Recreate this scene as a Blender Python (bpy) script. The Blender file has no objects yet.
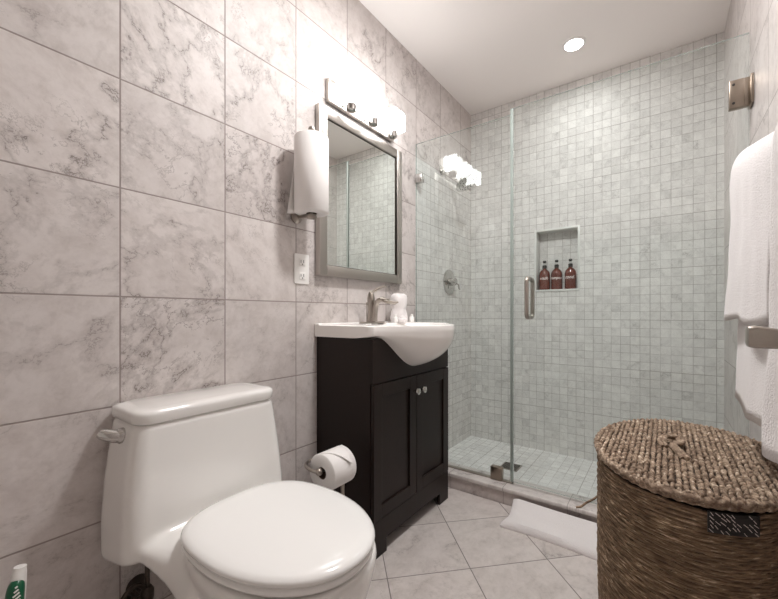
import bpy, bmesh, math, random
from mathutils import Vector, Matrix, noise
random.seed(7)
PI = math.pi
sc = bpy.context.scene
C = sc.collection

# ---------------------------------------------------------------- camera
cam = bpy.data.cameras.new('camera')
co = bpy.data.objects.new('camera', cam); C.objects.link(co)
cam.sensor_width = 36.0
cam.lens = 372.0 / 778.0 * 36.0
cam.clip_start = 0.02
co.location = (1.224, 0.0, 0.955)
co.rotation_euler = (PI / 2, 0, math.atan2(0.57735, 0.8165))
cam.shift_x = -(401 - 389) / 778.0
cam.shift_y = (313 - 299.5) / 778.0
sc.camera = co

# ---------------------------------------------------------------- world, exposure
w = bpy.data.worlds.new('world'); sc.world = w; w.use_nodes = True
w.node_tree.nodes['Background'].inputs[0].default_value = (1, 0.98, 0.96, 1)
w.node_tree.nodes['Background'].inputs[1].default_value = 1.3
vs = sc.view_settings
vs.view_transform = 'Standard'; vs.look = 'None'; vs.gamma = 1.0; vs.use_curve_mapping = False
vs.exposure = 2.05
try:
    sc.cycles.use_denoising = True
    sc.cycles.max_bounces = 12; sc.cycles.diffuse_bounces = 6
    sc.cycles.glossy_bounces = 5; sc.cycles.transparent_max_bounces = 16
    sc.cycles.sample_clamp_indirect = 6.0
    sc.cycles.caustics_reflective = False; sc.cycles.caustics_refractive = False
except Exception:
    pass
L_VANITY = 3.6      # emission of the vanity light glass
P_SPOT = 0.5          # beam of that lamp, watts
L_SPOT = 7.5       # recessed lamp over the shower
L_FILL = 44.0       # added fill light above the view, brightens the room

# ---------------------------------------------------------------- node helpers
def srgb(r, g, b):
    f = lambda v: (v / 255 / 12.92) if v / 255 <= 0.04045 else ((v / 255 + 0.055) / 1.055) ** 2.4
    return (f(r), f(g), f(b), 1)

def new_mat(name):
    m = bpy.data.materials.new(name); m.use_nodes = True
    nt = m.node_tree
    return m, nt, nt.nodes['Principled BSDF']

def plain(name, col, rough=0.5, metal=0.0, bump=0.0, bscale=200.0, var=0.0, **kw):
    m, nt, p = new_mat(name)
    p.inputs['Base Color'].default_value = col
    p.inputs['Roughness'].default_value = rough
    p.inputs['Metallic'].default_value = metal
    for k, v in kw.items():
        p.inputs[k].default_value = v
    n = nt.nodes.new('ShaderNodeTexNoise'); n.inputs['Scale'].default_value = bscale
    n.inputs['Detail'].default_value = 4
    g = nt.nodes.new('ShaderNodeNewGeometry'); nt.links.new(g.outputs['Position'], n.inputs['Vector'])
    if bump:
        b = nt.nodes.new('ShaderNodeBump'); b.inputs['Strength'].default_value = bump
        b.inputs['Distance'].default_value = 0.003
        nt.links.new(n.outputs['Fac'], b.inputs['Height']); nt.links.new(b.outputs[0], p.inputs['Normal'])
    if var:
        mx = nt.nodes.new('ShaderNodeMix'); mx.data_type = 'RGBA'
        mx.inputs[6].default_value = tuple(c * (1 - var) for c in col[:3]) + (1,)
        mx.inputs[7].default_value = tuple(min(1, c * (1 + var)) for c in col[:3]) + (1,)
        nt.links.new(n.outputs['Fac'], mx.inputs[0]); nt.links.new(mx.outputs[2], p.inputs['Base Color'])
    return m

class G:
    """tiny node graph writer"""
    def __init__(s, nt): s.nt = nt
    def put(s, sock, v):
        if isinstance(v, (int, float)): sock.default_value = v
        elif isinstance(v, tuple): sock.default_value = v
        else: s.nt.links.new(v, sock)
    def m(s, op, a, b=0.0, c=0.0, clamp=False):
        n = s.nt.nodes.new('ShaderNodeMath'); n.operation = op; n.use_clamp = clamp
        s.put(n.inputs[0], a); s.put(n.inputs[1], b); s.put(n.inputs[2], c)
        return n.outputs[0]
    def v(s, op, a, b=(0, 0, 0)):
        n = s.nt.nodes.new('ShaderNodeVectorMath'); n.operation = op
        s.put(n.inputs[0], a)
        if op == 'SCALE': s.put(n.inputs['Scale'], b)
        else: s.put(n.inputs[1], b)
        return n.outputs['Value'] if op == 'DOT_PRODUCT' else n.outputs['Vector']
    def xyz(s, x, y, z=0.0):
        n = s.nt.nodes.new('ShaderNodeCombineXYZ'); s.put(n.inputs[0], x); s.put(n.inputs[1], y); s.put(n.inputs[2], z)
        return n.outputs[0]
    def noise(s, vec, scale, detail=4, rough=0.55, dist=0.0, out='Fac'):
        n = s.nt.nodes.new('ShaderNodeTexNoise'); s.put(n.inputs['Vector'], vec)
        n.inputs['Scale'].default_value = scale; n.inputs['Detail'].default_value = detail
        n.inputs['Roughness'].default_value = rough; n.inputs['Distortion'].default_value = dist
        return n.outputs[out]
    def ramp(s, x, a, b, lo=0.0, hi=1.0):
        n = s.nt.nodes.new('ShaderNodeMapRange'); n.interpolation_type = 'SMOOTHSTEP'
        s.put(n.inputs[0], x); s.put(n.inputs[1], a); s.put(n.inputs[2], b); s.put(n.inputs[3], lo); s.put(n.inputs[4], hi)
        return n.outputs[0]
    def mix(s, f, a, b, mode='MIX'):
        n = s.nt.nodes.new('ShaderNodeMix'); n.data_type = 'RGBA'; n.blend_type = mode
        s.put(n.inputs[0], f); s.put(n.inputs[6], a); s.put(n.inputs[7], b)
        return n.outputs[2]

def tile_mat(name, au, av, size, off=(0, 0), base=srgb(216, 209, 206), dark=srgb(192, 183, 179), vein=srgb(128, 118, 114),
             grout=srgb(150, 142, 138), gw=0.0022, rough=0.32, pertile=0.06, sheet=0, veinamt=0.8, streak=0.0, vs=1.0):
    """stone tile laid on a grid: au and av are the two directions of the grid"""
    m, nt, p = new_mat(name); g = G(nt)
    pos = nt.nodes.new('ShaderNodeNewGeometry').outputs['Position']
    U = g.m('DIVIDE', g.m('SUBTRACT', g.v('DOT_PRODUCT', pos, au), off[0]), size)
    V = g.m('DIVIDE', g.m('SUBTRACT', g.v('DOT_PRODUCT', pos, av), off[1]), size)
    fu, fv = g.m('FRACT', U), g.m('FRACT', V)
    iu, iv = g.m('FLOOR', U), g.m('FLOOR', V)
    wn = nt.nodes.new('ShaderNodeTexWhiteNoise'); wn.noise_dimensions = '3D'
    nt.links.new(g.xyz(iu, iv, 3.3), wn.inputs['Vector'])
    rnd, rcol = wn.outputs['Value'], wn.outputs['Color']
    e = g.m('MINIMUM', g.m('MINIMUM', fu, g.m('SUBTRACT', 1.0, fu)), g.m('MINIMUM', fv, g.m('SUBTRACT', 1.0, fv)))
    e = g.m('MULTIPLY', e, size)
    gm = g.ramp(e, gw * 0.45, gw, 1.0, 0.0)
    # turn the pattern differently on every tile
    ang = g.m('MULTIPLY', g.m('SUBTRACT', rnd, 0.5), 2.6)
    lu, lv = g.m('MULTIPLY', U, size), g.m('MULTIPLY', V, size)
    cs, sn = g.m('COSINE', ang), g.m('SINE', ang)
    ru = g.m('SUBTRACT', g.m('MULTIPLY', lu, cs), g.m('MULTIPLY', lv, sn))
    rv = g.m('ADD', g.m('MULTIPLY', lu, sn), g.m('MULTIPLY', lv, cs))
    P = g.v('ADD', g.xyz(g.m('MULTIPLY', ru, 0.85), rv, 0.0), g.v('SCALE', rcol, 17.0))
    cloud = g.noise(P, 12 * vs, 9, 0.72, 0.2)
    fine = g.noise(P, 38 * vs, 5, 0.65, 0.8)
    v1 = g.m('ABSOLUTE', g.m('SUBTRACT', g.noise(P, 3.0 * vs, 9, 0.66, 0.25), 0.5))
    v2 = g.m('ABSOLUTE', g.m('SUBTRACT', g.noise(g.v('ADD', P, (5.2, 1.3, 7.7)), 8.0 * vs, 9, 0.68, 0.3), 0.5))
    mask = g.ramp(g.noise(g.v('ADD', P, (9.1, 3.3, 1.1)), 3.5 * vs, 3), 0.44, 0.62)
    a1 = g.m('MULTIPLY', g.ramp(v1, 0.001, 0.008, 0.8, 0.0), g.ramp(cloud, 0.36, 0.62))
    a1b = g.ramp(v1, 0.0, 0.045, 0.22, 0.0)
    a2 = g.m('MULTIPLY', g.ramp(v2, 0.001, 0.010, 0.55, 0.0), mask)
    sepn = nt.nodes.new('ShaderNodeSeparateXYZ'); nt.links.new(rcol, sepn.inputs[0])
    va = g.m('MULTIPLY', g.m('MAXIMUM', g.m('MAXIMUM', a1, a1b), a2), g.m('MULTIPLY', g.m('ADD', 0.35, g.m('POWER', sepn.outputs[1], 2.0)), veinamt * 1.5), clamp=True)
    bodyf = g.m('ADD', g.m('MULTIPLY', g.ramp(cloud, 0.36, 0.70), 0.70), g.m('MULTIPLY', g.ramp(fine, 0.45, 0.75), 0.35), clamp=True)
    col = g.mix(bodyf, base, dark)
    col = g.mix(va, col, vein)
    br = g.m('ADD', 1.0 - pertile, g.m('MULTIPLY', rnd, pertile * 2 if pertile < 0.05 else pertile * 1.6))
    col = g.mix(1.0, col, g.xyz(br, br, br), 'MULTIPLY')
    if sheet:
        U2, V2 = g.m('DIVIDE', U, float(sheet)), g.m('DIVIDE', V, float(sheet))
        f2, h2 = g.m('FRACT', U2), g.m('FRACT', V2)
        e2 = g.m('MINIMUM', g.m('MINIMUM', f2, g.m('SUBTRACT', 1.0, f2)), g.m('MINIMUM', h2, g.m('SUBTRACT', 1.0, h2)))
        sm = g.ramp(g.m('MULTIPLY', e2, size * sheet), gw * 0.5, gw * 1.1, 1.0, 0.0)
        # joints inside a sheet come and go, joints between sheets are wider
        wob = g.ramp(g.noise(pos, 6.0, 3), 0.38, 0.62, 0.35, 0.9)
        gcol = g.m('MAXIMUM', g.m('MULTIPLY', gm, wob), sm)
        col = g.mix(gcol, col, grout)
    else:
        gm = g.m('MULTIPLY', gm, 0.9)
        col = g.mix(gm, col, grout)
    nt.links.new(col, p.inputs['Base Color'])
    rr = g.m('ADD', rough, g.m('MULTIPLY', gm, 0.4)); nt.links.new(rr, p.inputs['Roughness'])
    b = nt.nodes.new('ShaderNodeBump'); b.inputs['Strength'].default_value = 0.5; b.inputs['Distance'].default_value = 0.0015
    hgt = g.m('SUBTRACT', g.m('MULTIPLY', fine, 0.12), g.m('ADD', g.m('MULTIPLY', va, 0.25), gm))
    nt.links.new(hgt, b.inputs['Height']); nt.links.new(b.outputs[0], p.inputs['Normal'])
    return m

def emis(name, col, st):
    m = bpy.data.materials.new(name); m.use_nodes = True; nt = m.node_tree
    nt.nodes.remove(nt.nodes['Principled BSDF'])
    e = nt.nodes.new('ShaderNodeEmission'); e.inputs[0].default_value = col; e.inputs[1].default_value = st
    nt.links.new(e.outputs[0], nt.nodes['Material Output'].inputs[0])
    return m

def glass_mat(name, tint, refl=1.45, rough=0.0):
    m = bpy.data.materials.new(name); m.use_nodes = True; nt = m.node_tree
    nt.nodes.remove(nt.nodes['Principled BSDF'])
    t = nt.nodes.new('ShaderNodeBsdfTransparent'); t.inputs[0].default_value = tint
    gl = nt.nodes.new('ShaderNodeBsdfGlossy'); gl.inputs['Roughness'].default_value = rough
    gl.inputs[0].default_value = (0.95, 1, 0.98, 1)
    fr = nt.nodes.new('ShaderNodeFresnel'); fr.inputs[0].default_value = refl
    mx = nt.nodes.new('ShaderNodeMixShader')
    # a thin pane: both faces reflect together on the outer side, none inside
    ge = nt.nodes.new('ShaderNodeNewGeometry'); g = G(nt)
    fac = g.m('MULTIPLY', g.m('MULTIPLY', fr.outputs[0], 1.7), g.m('SUBTRACT', 1.0, ge.outputs['Backfacing']), clamp=True)
    nt.links.new(fac, mx.inputs[0]); nt.links.new(t.outputs[0], mx.inputs[1]); nt.links.new(gl.outputs[0], mx.inputs[2])
    nt.links.new(mx.outputs[0], nt.nodes['Material Output'].inputs[0])
    return m

# ---------------------------------------------------------------- materials
X_, Y_, Z_ = (1, 0, 0), (0, 1, 0), (0, 0, 1)
q = math.sqrt(0.5)
M = {}
M['wall_l'] = tile_mat('large_stone_tile_left', Y_, Z_, 0.30, (0.09, 0.10), rough=0.5, veinamt=0.82, grout=srgb(146, 134, 130), gw=0.0028)
M['wall_r'] = tile_mat('large_stone_tile_right', Y_, Z_, 0.30, (0.12, 0.10), gw=0.002, veinamt=0.6)
M['wall_x'] = tile_mat('large_stone_tile_rear', X_, Z_, 0.30, (0.0, 0.10), gw=0.002)
M['floor'] = tile_mat('floor_stone_tile', (q, q, 0), (-q, q, 0), 0.313, (1.356, 0.461), base=srgb(216, 208, 204), dark=srgb(190, 181, 176),
                      grout=srgb(112, 104, 100), gw=0.0026, rough=0.28, veinamt=0.5)
MOS = dict(base=srgb(234, 231, 228), dark=srgb(212, 209, 206), vein=srgb(150, 147, 144), grout=srgb(158, 153, 148),
           gw=0.0016, pertile=0.07, sheet=6, veinamt=0.5, rough=0.62, vs=1.4)
M['mos_b'] = tile_mat('mosaic_back', X_, Z_, 0.0507, (1.46, 0.0), **MOS)
M['mos_l'] = tile_mat('mosaic_left', Y_, Z_, 0.0507, (2.67, 0.0), **MOS)
MOSF = dict(MOS); MOSF['base'] = srgb(240, 238, 236); MOSF['dark'] = srgb(222, 220, 218)
M['mos_f'] = tile_mat('mosaic_floor', X_, Y_, 0.0507, (1.46, 2.67), **MOSF)
M['curb'] = tile_mat('curb_stone', X_, Z_, 0.30, (0.565, -0.219), grout=srgb(150, 140, 136), base=srgb(204, 194, 190), dark=srgb(176, 164, 160), gw=0.002)
M['curbtop'] = tile_mat('curb_cap_stone', X_, Y_, 0.30, (0.565, 1.7), base=srgb(222, 215, 211), dark=srgb(200, 192, 188), gw=0.002)
M['ceil'] = plain('ceiling_paint', srgb(245, 241, 238), 0.8, bump=0.05, bscale=60)
M['white_paint'] = plain('white_door_paint', srgb(235, 232, 228), 0.4, bump=0.03, bscale=80)
M['porcelain'] = plain('porcelain', srgb(238, 236, 233), 0.07, var=0.006, bscale=3, **{'Coat Weight': 0.4, 'Coat Roughness': 0.03})
M['seatp'] = plain('seat_plastic', srgb(243, 242, 240), 0.12, var=0.004, bscale=4)
M['sink'] = plain('vitreous_china', srgb(244, 241, 238), 0.1, var=0.005, bscale=4)
M['espresso'] = plain('espresso_wood', srgb(31, 20, 16), 0.42, bump=0.06, bscale=90, var=0.18, **{'Specular IOR Level': 0.3})
M['espresso_side'] = M['espresso']
M['nickel'] = plain('brushed_nickel', srgb(176, 168, 160), 0.28, 1.0, bump=0.04, bscale=300, var=0.05)
M['nickel_frame'] = plain('satin_nickel_frame', srgb(186, 180, 174), 0.36, 1.0, bump=0.03, bscale=300, var=0.04)
M['chrome'] = plain('chrome', srgb(205, 203, 200), 0.12, 1.0, var=0.03)
M['darkmetal'] = plain('weathered_metal', srgb(84, 76, 70), 0.4, 0.9, bump=0.2, bscale=120, var=0.3)
M['hinge'] = plain('hinge_bronze_nickel', srgb(150, 138, 126), 0.3, 1.0, var=0.06)
M['mirror'] = plain('mirror_silver', srgb(240, 243, 240), 0.005, 1.0)
M['glass'] = glass_mat('shower_glass', (0.956, 0.982, 0.979, 1), 1.45)
M['glass_edge'] = plain('glass_edge', srgb(150, 168, 160), 0.15, 0, **{'Transmission Weight': 0.45, 'IOR': 1.3})
M['clear'] = glass_mat('clear_glass', (0.97, 0.97, 0.97, 1), 1.45)
M['plastic_w'] = plain('white_plastic', srgb(240, 238, 235), 0.35, var=0.01)
M['slot'] = plain('dark_slot', srgb(46, 42, 40), 0.7, var=0.1)
M['terry'] = plain('white_terry', srgb(238, 233, 232), 0.95, bump=1.0, bscale=260, var=0.05, **{'Sheen Weight': 0.35})
M['paper'] = plain('white_tissue', srgb(240, 237, 235), 0.9, bump=0.15, bscale=300, var=0.015)
M['card'] = plain('cardboard_core', srgb(104, 86, 72), 0.9, var=0.2)
M['amber'] = plain('amber_bottle', srgb(98, 40, 26), 0.12, 0, var=0.12, bscale=30, **{'Coat Weight': 0.5})
M['black'] = plain('black_plastic', srgb(26, 25, 25), 0.35, var=0.2)
M['ink'] = plain('white_lettering', srgb(238, 228, 224), 0.6, var=0.01)
M['green'] = plain('green_plastic', srgb(20, 92, 62), 0.3, var=0.08)
M['lamp_v'] = emis('vanity_glass_lit', (1, 0.985, 0.975, 1), L_VANITY)
M['lamp_s'] = emis('recessed_lens_lit', (1, 0.985, 0.97, 1), L_SPOT)
M['lamp_fill'] = emis('fill_lens_lit', (1, 0.983, 0.972, 1), L_FILL)  # lens of the added fill light
M['trimw'] = plain('white_lamp_trim', srgb(240, 238, 236), 0.4, var=0.01)

def rope_mat(name, a, b, c, sc1, stretch, rough=0.85):
    m, nt, p = new_mat(name); g = G(nt)
    pos = nt.nodes.new('ShaderNodeNewGeometry').outputs['Position']
    n1 = g.noise(g.v('MULTIPLY', pos, stretch), sc1, 5, 0.65)
    n2 = g.noise(pos, 14.0, 4, 0.6)
    col = g.mix(g.ramp(n1, 0.38, 0.60), a, b)
    col = g.mix(g.ramp(n1, 0.575, 0.68), col, c)
    col = g.mix(g.ramp(n2, 0.3, 0.7, 0.0, 0.45), col, a)
    nt.links.new(col, p.inputs['Base Color']); p.inputs['Roughness'].default_value = rough
    bu = nt.nodes.new('ShaderNodeBump'); bu.inputs['Strength'].default_value = 0.8; bu.inputs['Distance'].default_value = 0.002
    nt.links.new(n1, bu.inputs['Height']); nt.links.new(bu.outputs[0], p.inputs['Normal'])
    return m
M['rope_body'] = rope_mat('seagrass_body', srgb(100, 80, 62), srgb(158, 132, 106), srgb(240, 220, 190), 34, (1, 1, 9))
M['rope_lid'] = rope_mat('seagrass_lid', srgb(112, 92, 76), srgb(182, 160, 138), srgb(240, 224, 204), 90, (1, 1, 1))
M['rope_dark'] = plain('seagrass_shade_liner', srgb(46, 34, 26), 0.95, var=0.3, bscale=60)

# ---------------------------------------------------------------- mesh builder
class B:
    def __init__(s): s.v = []; s.f = []; s.mi = []
    def add(s, vs_, fs, mi=0):
        o = len(s.v); s.v += [tuple(x) for x in vs_]; s.f += [tuple(i + o for i in f) for f in fs]; s.mi += [mi] * len(fs); return s
    def bm(s, bm, mi=0):
        bm.verts.ensure_lookup_table(); bm.verts.index_update()
        s.add([v.co[:] for v in bm.verts], [[v.index for v in f.verts] for f in bm.faces], mi); bm.free(); return s
    def box(s, x0, x1, y0, y1, z0, z1, bev=0.0, seg=2, mi=0, mat=None):
        bm = bmesh.new(); bmesh.ops.create_cube(bm, size=1)
        for v in bm.verts:
            v.co = Vector(((x0 + x1) / 2 + v.co.x * (x1 - x0), (y0 + y1) / 2 + v.co.y * (y1 - y0), (z0 + z1) / 2 + v.co.z * (z1 - z0)))
        if bev > 0: bmesh.ops.bevel(bm, geom=bm.edges[:], offset=bev, segments=seg, affect='EDGES', profile=0.5)
        if mat is not None: bm.transform(mat)
        return s.bm(bm, mi)
    def loft(s, rings, cap=True, closed=True, mi=0):
        n = len(rings[0]); vs_ = [p for r in rings for p in r]; fs = []
        for i in range(len(rings) - 1):
            for j in range(n if closed else n - 1):
                k = (j + 1) % n
                fs.append((i * n + j, i * n + k, (i + 1) * n + k, (i + 1) * n + j))
        if cap:
            fs.append(tuple(reversed(range(n)))); fs.append(tuple((len(rings) - 1) * n + j for j in range(n)))
        return s.add(vs_, fs, mi)
    def lathe(s, prof, c=(0, 0, 0), axis='Z', n=32, mi=0, cap=True):
        rings = []
        for r, h in prof:
            ring = []
            for k in range(n):
                a = 2 * PI * k / n; x, y = r * math.cos(a), r * math.sin(a)
                if axis == 'Z': p = (x, y, h)
                elif axis == 'X': p = (h, x, y)
                else: p = (y, h, x)
                ring.append((p[0] + c[0], p[1] + c[1], p[2] + c[2]))
            rings.append(ring)
        return s.loft(rings, cap, True, mi)
    def tube(s, pts, r, n=12, mi=0, closed=False, flat=1.0):
        pts = [Vector(p) for p in pts]; N = len(pts); rings = []; prev = None
        for i, p in enumerate(pts):
            if closed: t = (pts[(i + 1) % N] - pts[i - 1]).normalized()
            else: t = (pts[min(i + 1, N - 1)] - pts[max(i - 1, 0)]).normalized()
            if prev is None:
                ref = Vector((0, 0, 1)) if abs(t.z) < 0.9 else Vector((1, 0, 0))
                u = t.cross(ref).normalized()
            else:
                u = (prev - t * prev.dot(t)).normalized()
            prev = u; v = t.cross(u)
            rr = r(i / (N - 1)) if callable(r) else r
            rings.append([tuple(p + u * rr * math.cos(2 * PI * k / n) + v * rr * flat * math.sin(2 * PI * k / n)) for k in range(n)])
        if closed:
            rings.append(rings[0]); return s.loft(rings, False, True, mi)
        return s.loft(rings, True, True, mi)
    def prism(s, poly, axis, a, b, mi=0):
        """poly: 2D points; axis X -> (y,z), Y -> (x,z), Z -> (x,y)"""
        def P(p, h): return {'X': (h, p[0], p[1]), 'Y': (p[0], h, p[1]), 'Z': (p[0], p[1], h)}[axis]
        return s.loft([[P(p, a) for p in poly], [P(p, b) for p in poly]], True, True, mi)
    def grid(s, fn, nu, nv, mi=0):
        vs_ = [fn(i / nu, j / nv) for i in range(nu + 1) for j in range(nv + 1)]
        fs = [(i * (nv + 1) + j, (i + 1) * (nv + 1) + j, (i + 1) * (nv + 1) + j + 1, i * (nv + 1) + j + 1) for i in range(nu) for j in range(nv)]
        return s.add(vs_, fs, mi)

def bez(pts, n=8):
    """smooth Catmull-Rom path through points"""
    P = [Vector(p) for p in pts]; P = [P[0] * 2 - P[1]] + P + [P[-1] * 2 - P[-2]]; out = []
    for i in range(1, len(P) - 2):
        for k in range(n):
            t = k / n
            out.append(0.5 * ((2 * P[i]) + (-P[i - 1] + P[i + 1]) * t + (2 * P[i - 1] - 5 * P[i] + 4 * P[i + 1] - P[i + 2]) * t * t + (-P[i - 1] + 3 * P[i] - 3 * P[i + 1] + P[i + 2]) * t ** 3))
    out.append(P[-2]); return out

def wloc(o):
    v = Vector((0, 0, 0))
    while o: v = v + Vector(o.location); o = o.parent
    return v

def build(name, b, mats, parent=None, smooth=40, origin=None, recalc=True):
    """geometry in b is in world coordinates; it is re-based onto its parent"""
    me = bpy.data.meshes.new(name)
    base = wloc(parent) if parent else Vector((0, 0, 0))
    org = Vector(origin) if origin is not None else Vector((0, 0, 0))
    if parent: org = Vector((0, 0, 0))
    me.from_pydata([tuple(Vector(v) - base - org) for v in b.v], [], b.f)
    if not isinstance(mats, (list, tuple)): mats = [mats]
    for m in mats: me.materials.append(m)
    me.polygons.foreach_set('material_index', b.mi)
    bm = bmesh.new(); bm.from_mesh(me)
    bmesh.ops.remove_doubles(bm, verts=bm.verts, dist=1e-6)
    if recalc: bmesh.ops.recalc_face_normals(bm, faces=bm.faces)
    bm.to_mesh(me); bm.free()
    me.update()
    if smooth:
        for p in me.polygons: p.use_smooth = True
        try: me.set_sharp_from_angle(angle=math.radians(smooth))
        except Exception: pass
    o = bpy.data.objects.new(name, me); C.objects.link(o)
    if parent: o.parent = parent
    else: o.location = org
    return o

def thing(name, label, cat, loc, group=None):
    o = bpy.data.objects.new(name, None); C.objects.link(o); o.location = loc
    o.empty_display_size = 0.05
    return tag(o, label, cat, group)

def tag(o, label, cat, group=None):
    o['label'] = label; o['category'] = cat
    if group: o['group'] = group
    return o

def struct(name, b, mats, smooth=0, label=None):
    o = build(name, b, mats, None, smooth); o['kind'] = 'structure'
    if label: o['label'] = label
    return o

def copy_tree(o, parent=None):
    c = o.copy(); C.objects.link(c)
    if parent: c.parent = parent
    for ch in list(o.children): copy_tree(ch, c)
    return c

# ================================================================ THE ROOM
XR, YB, YG, H, YR = 1.492, 2.67, 1.88, 2.49, -1.0
T = 0.08
struct('wall_left', B().box(-T, 0, YR, YG, 0, H).box(-T, 0, YG, YB + 0.2, 1.9, H).box(-T, 0, YG, YB + 0.2, 0, 1.9, mi=1), [M['wall_l'], M['mos_l']])
struct('wall_right', B().box(XR, XR + T, YR, YB + 0.2, 0, H), [M['wall_r']])
# back wall with a recessed niche
nx0, nx1, nz0, nz1, nd = 0.493, 0.762, 1.115, 1.52, 0.085
wb = B().box(0, nx0, YB, YB + 0.2, 0, H).box(nx1, XR, YB, YB + 0.2, 0, H).box(nx0, nx1, YB, YB + 0.2, 0, nz0).box(nx0, nx1, YB, YB + 0.2, nz1, H)
wb.box(nx0, nx1, YB + nd, YB + 0.2, nz0, nz1)
struct('wall_back', wb, [M['mos_b']])
struct('wall_rear', B().box(0, 0.42, YR - T, YR, 0, H).box(1.24, XR, YR - T, YR, 0, H).box(0.42, 1.24, YR - T, YR, 2.05, H), [M['white_paint']])
struct('trim_3', B().box(0.36, 0.42, YR, YR + 0.012, 0, 2.11, 0.003).box(1.24, 1.30, YR, YR + 0.012, 0, 2.11, 0.003).box(0.42, 1.24, YR, YR + 0.012, 2.05, 2.11, 0.003), [M['white_paint']])
struct('door_1', B().box(0.42, 1.24, YR - 0.06, YR - 0.02, 0, 2.05, 0.003).box(0.52, 1.14, YR - 0.02, YR - 0.012, 1.15, 1.9, 0.004).box(0.52, 1.14, YR - 0.02, YR - 0.012, 0.2, 0.98, 0.004), [M['white_paint']])
struct('ceiling', B().box(-T, XR + T, YR - T, YB + 0.2, H, H + T), [M['ceil']])
struct('floor', B().box(-T, XR + T, YR - T, 1.815, -T, 0), [M['floor']])
struct('floor_shower', B().box(0, XR, 1.95, YB, -T, 0.004), [M['mos_f']])
# narrow stone frame around the niche
tb = B()
f = 0.012
tb.box(nx0 - f, nx0 + 0.002, YB - 0.004, YB + nd, nz0 - f, nz1 + f, 0.002).box(nx1 - 0.002, nx1 + f, YB - 0.004, YB + nd, nz0 - f, nz1 + f, 0.002)
tb.box(nx0, nx1, YB - 0.006, YB + nd, nz0 - f, nz0 + 0.001, 0.0008).box(nx0, nx1, YB - 0.004, YB + nd, nz1 - 0.002, nz1 + f, 0.002)
M['niche_trim'] = plain('pale_stone_trim', srgb(222, 222, 218), 0.3, var=0.05, bscale=30)
struct('trim_1', tb, [M['niche_trim']], 30)
# curb the glass stands on
cb = B().box(0, XR, 1.822, 1.945, -0.05, 0.062, 0.0).box(0, XR, 1.812, 1.952, 0.062, 0.082, 0.006, 3, mi=1)
struct('trim_2', cb, [M['curb'], M['curbtop']], 30)

# ================================================================ SHOWER GLASS
def pane(name, x0, x1, y, z0, z1, parent, th=0.009):
    b = B()
    x = [(x0, y - th / 2, z0), (x1, y - th / 2, z0), (x1, y - th / 2, z1), (x0, y - th / 2, z1),
         (x0, y + th / 2, z0), (x1, y + th / 2, z0), (x1, y + th / 2, z1), (x0, y + th / 2, z1)]
    b.add(x, [(0, 1, 2, 3), (7, 6, 5, 4)], 0)
    b.add(x, [(0, 4, 5, 1), (1, 5, 6, 2), (2, 6, 7, 3), (3, 7, 4, 0)], 1)
    return build(name, b, [M['glass'], M['glass_edge']], parent, smooth=0)

gp = thing('glass_panel', 'narrow fixed clear glass shower panel between vanity and glass door', 'glass panel', (0.3, YG + 0.006, 0.083))
pane('pane', 0.003, 0.592, YG + 0.006, 0.084, 1.972, gp)
build('wall_clamp', B().box(0.0005, 0.05, YG - 0.010, YG + 0.022, 1.735, 1.787, 0.003), M['chrome'], gp)
build('floor_clamp', B().box(0.478, 0.538, YG - 0.012, YG + 0.024, 0.083, 0.15, 0.003), M['hinge'], gp)
build('bottom_channel', B().box(0.003, 0.592, YG - 0.004, YG + 0.016, 0.0825, 0.089), M['nickel'], gp, 0)

gd = thing('glass_door', 'wide frameless clear glass shower door with D-shaped pull handle', 'shower door', (1.0, YG - 0.004, 0.09))
pane('pane', 0.598, 1.482, YG - 0.004, 0.096, 1.996, gd)
M['seal'] = plain('pale_vinyl_seal', srgb(176, 188, 182), 0.5, 0, var=0.02, **{'Transmission Weight': 0.5})
build('door_seal', B().box(0.583, 0.5975, YG - 0.0085, YG + 0.0008, 0.096, 1.996, 0.001), M['seal'], gd)
build('door_sweep', B().box(0.598, 1.482, YG - 0.008, YG + 0.000, 0.086, 0.096, 0.001), M['clear'], gd, 0)
hy = YG - 0.004
hb = B()
zt, zb = 1.125, 0.933
for sgn, reach in ((-1, 0.05), (1, 0.05)):
    ye = hy + sgn * reach
    path = []
    path += [(0.679, hy + sgn * 0.0045, zt)]
    for k in range(7):
        a = k / 6 * PI / 2
        path.append((0.679, hy + sgn * (reach - 0.02 + 0.02 * math.sin(a)), zt - 0.02 + 0.02 * math.cos(a)))
    for k in range(7):
        a = k / 6 * PI / 2
        path.append((0.679, hy + sgn * (reach - 0.02 + 0.02 * math.cos(a)), zb + 0.02 - 0.02 * math.sin(a)))
    path += [(0.679, hy + sgn * 0.0045, zb)]
    hb.tube(path, 0.0105, 14)
build('handle', hb, M['nickel'], gd)
for z in (1.777, 0.32):
    hg = build('hinge', B().box(1.424, 1.468, hy - 0.014, hy + 0.014, z - 0.053, z + 0.053, 0.003)
               .box(1.449, 1.488, hy - 0.011, hy + 0.011, z - 0.024, z + 0.024, 0.004)
               .box(1.482, 1.4915, hy - 0.034, hy + 0.034, z - 0.053, z + 0.053, 0.002)
               .box(1.466, 1.486, hy - 0.012, hy + 0.012, z - 0.053, z + 0.053, 0.003), M['hinge'], gd)
    for dz in (-0.035, 0.035): build('screw', B().lathe([(0.0045, 0), (0.0045, -0.002)], (1.437, hy - 0.0142, z + dz), 'Y', 12), M['slot'], hg)

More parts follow.
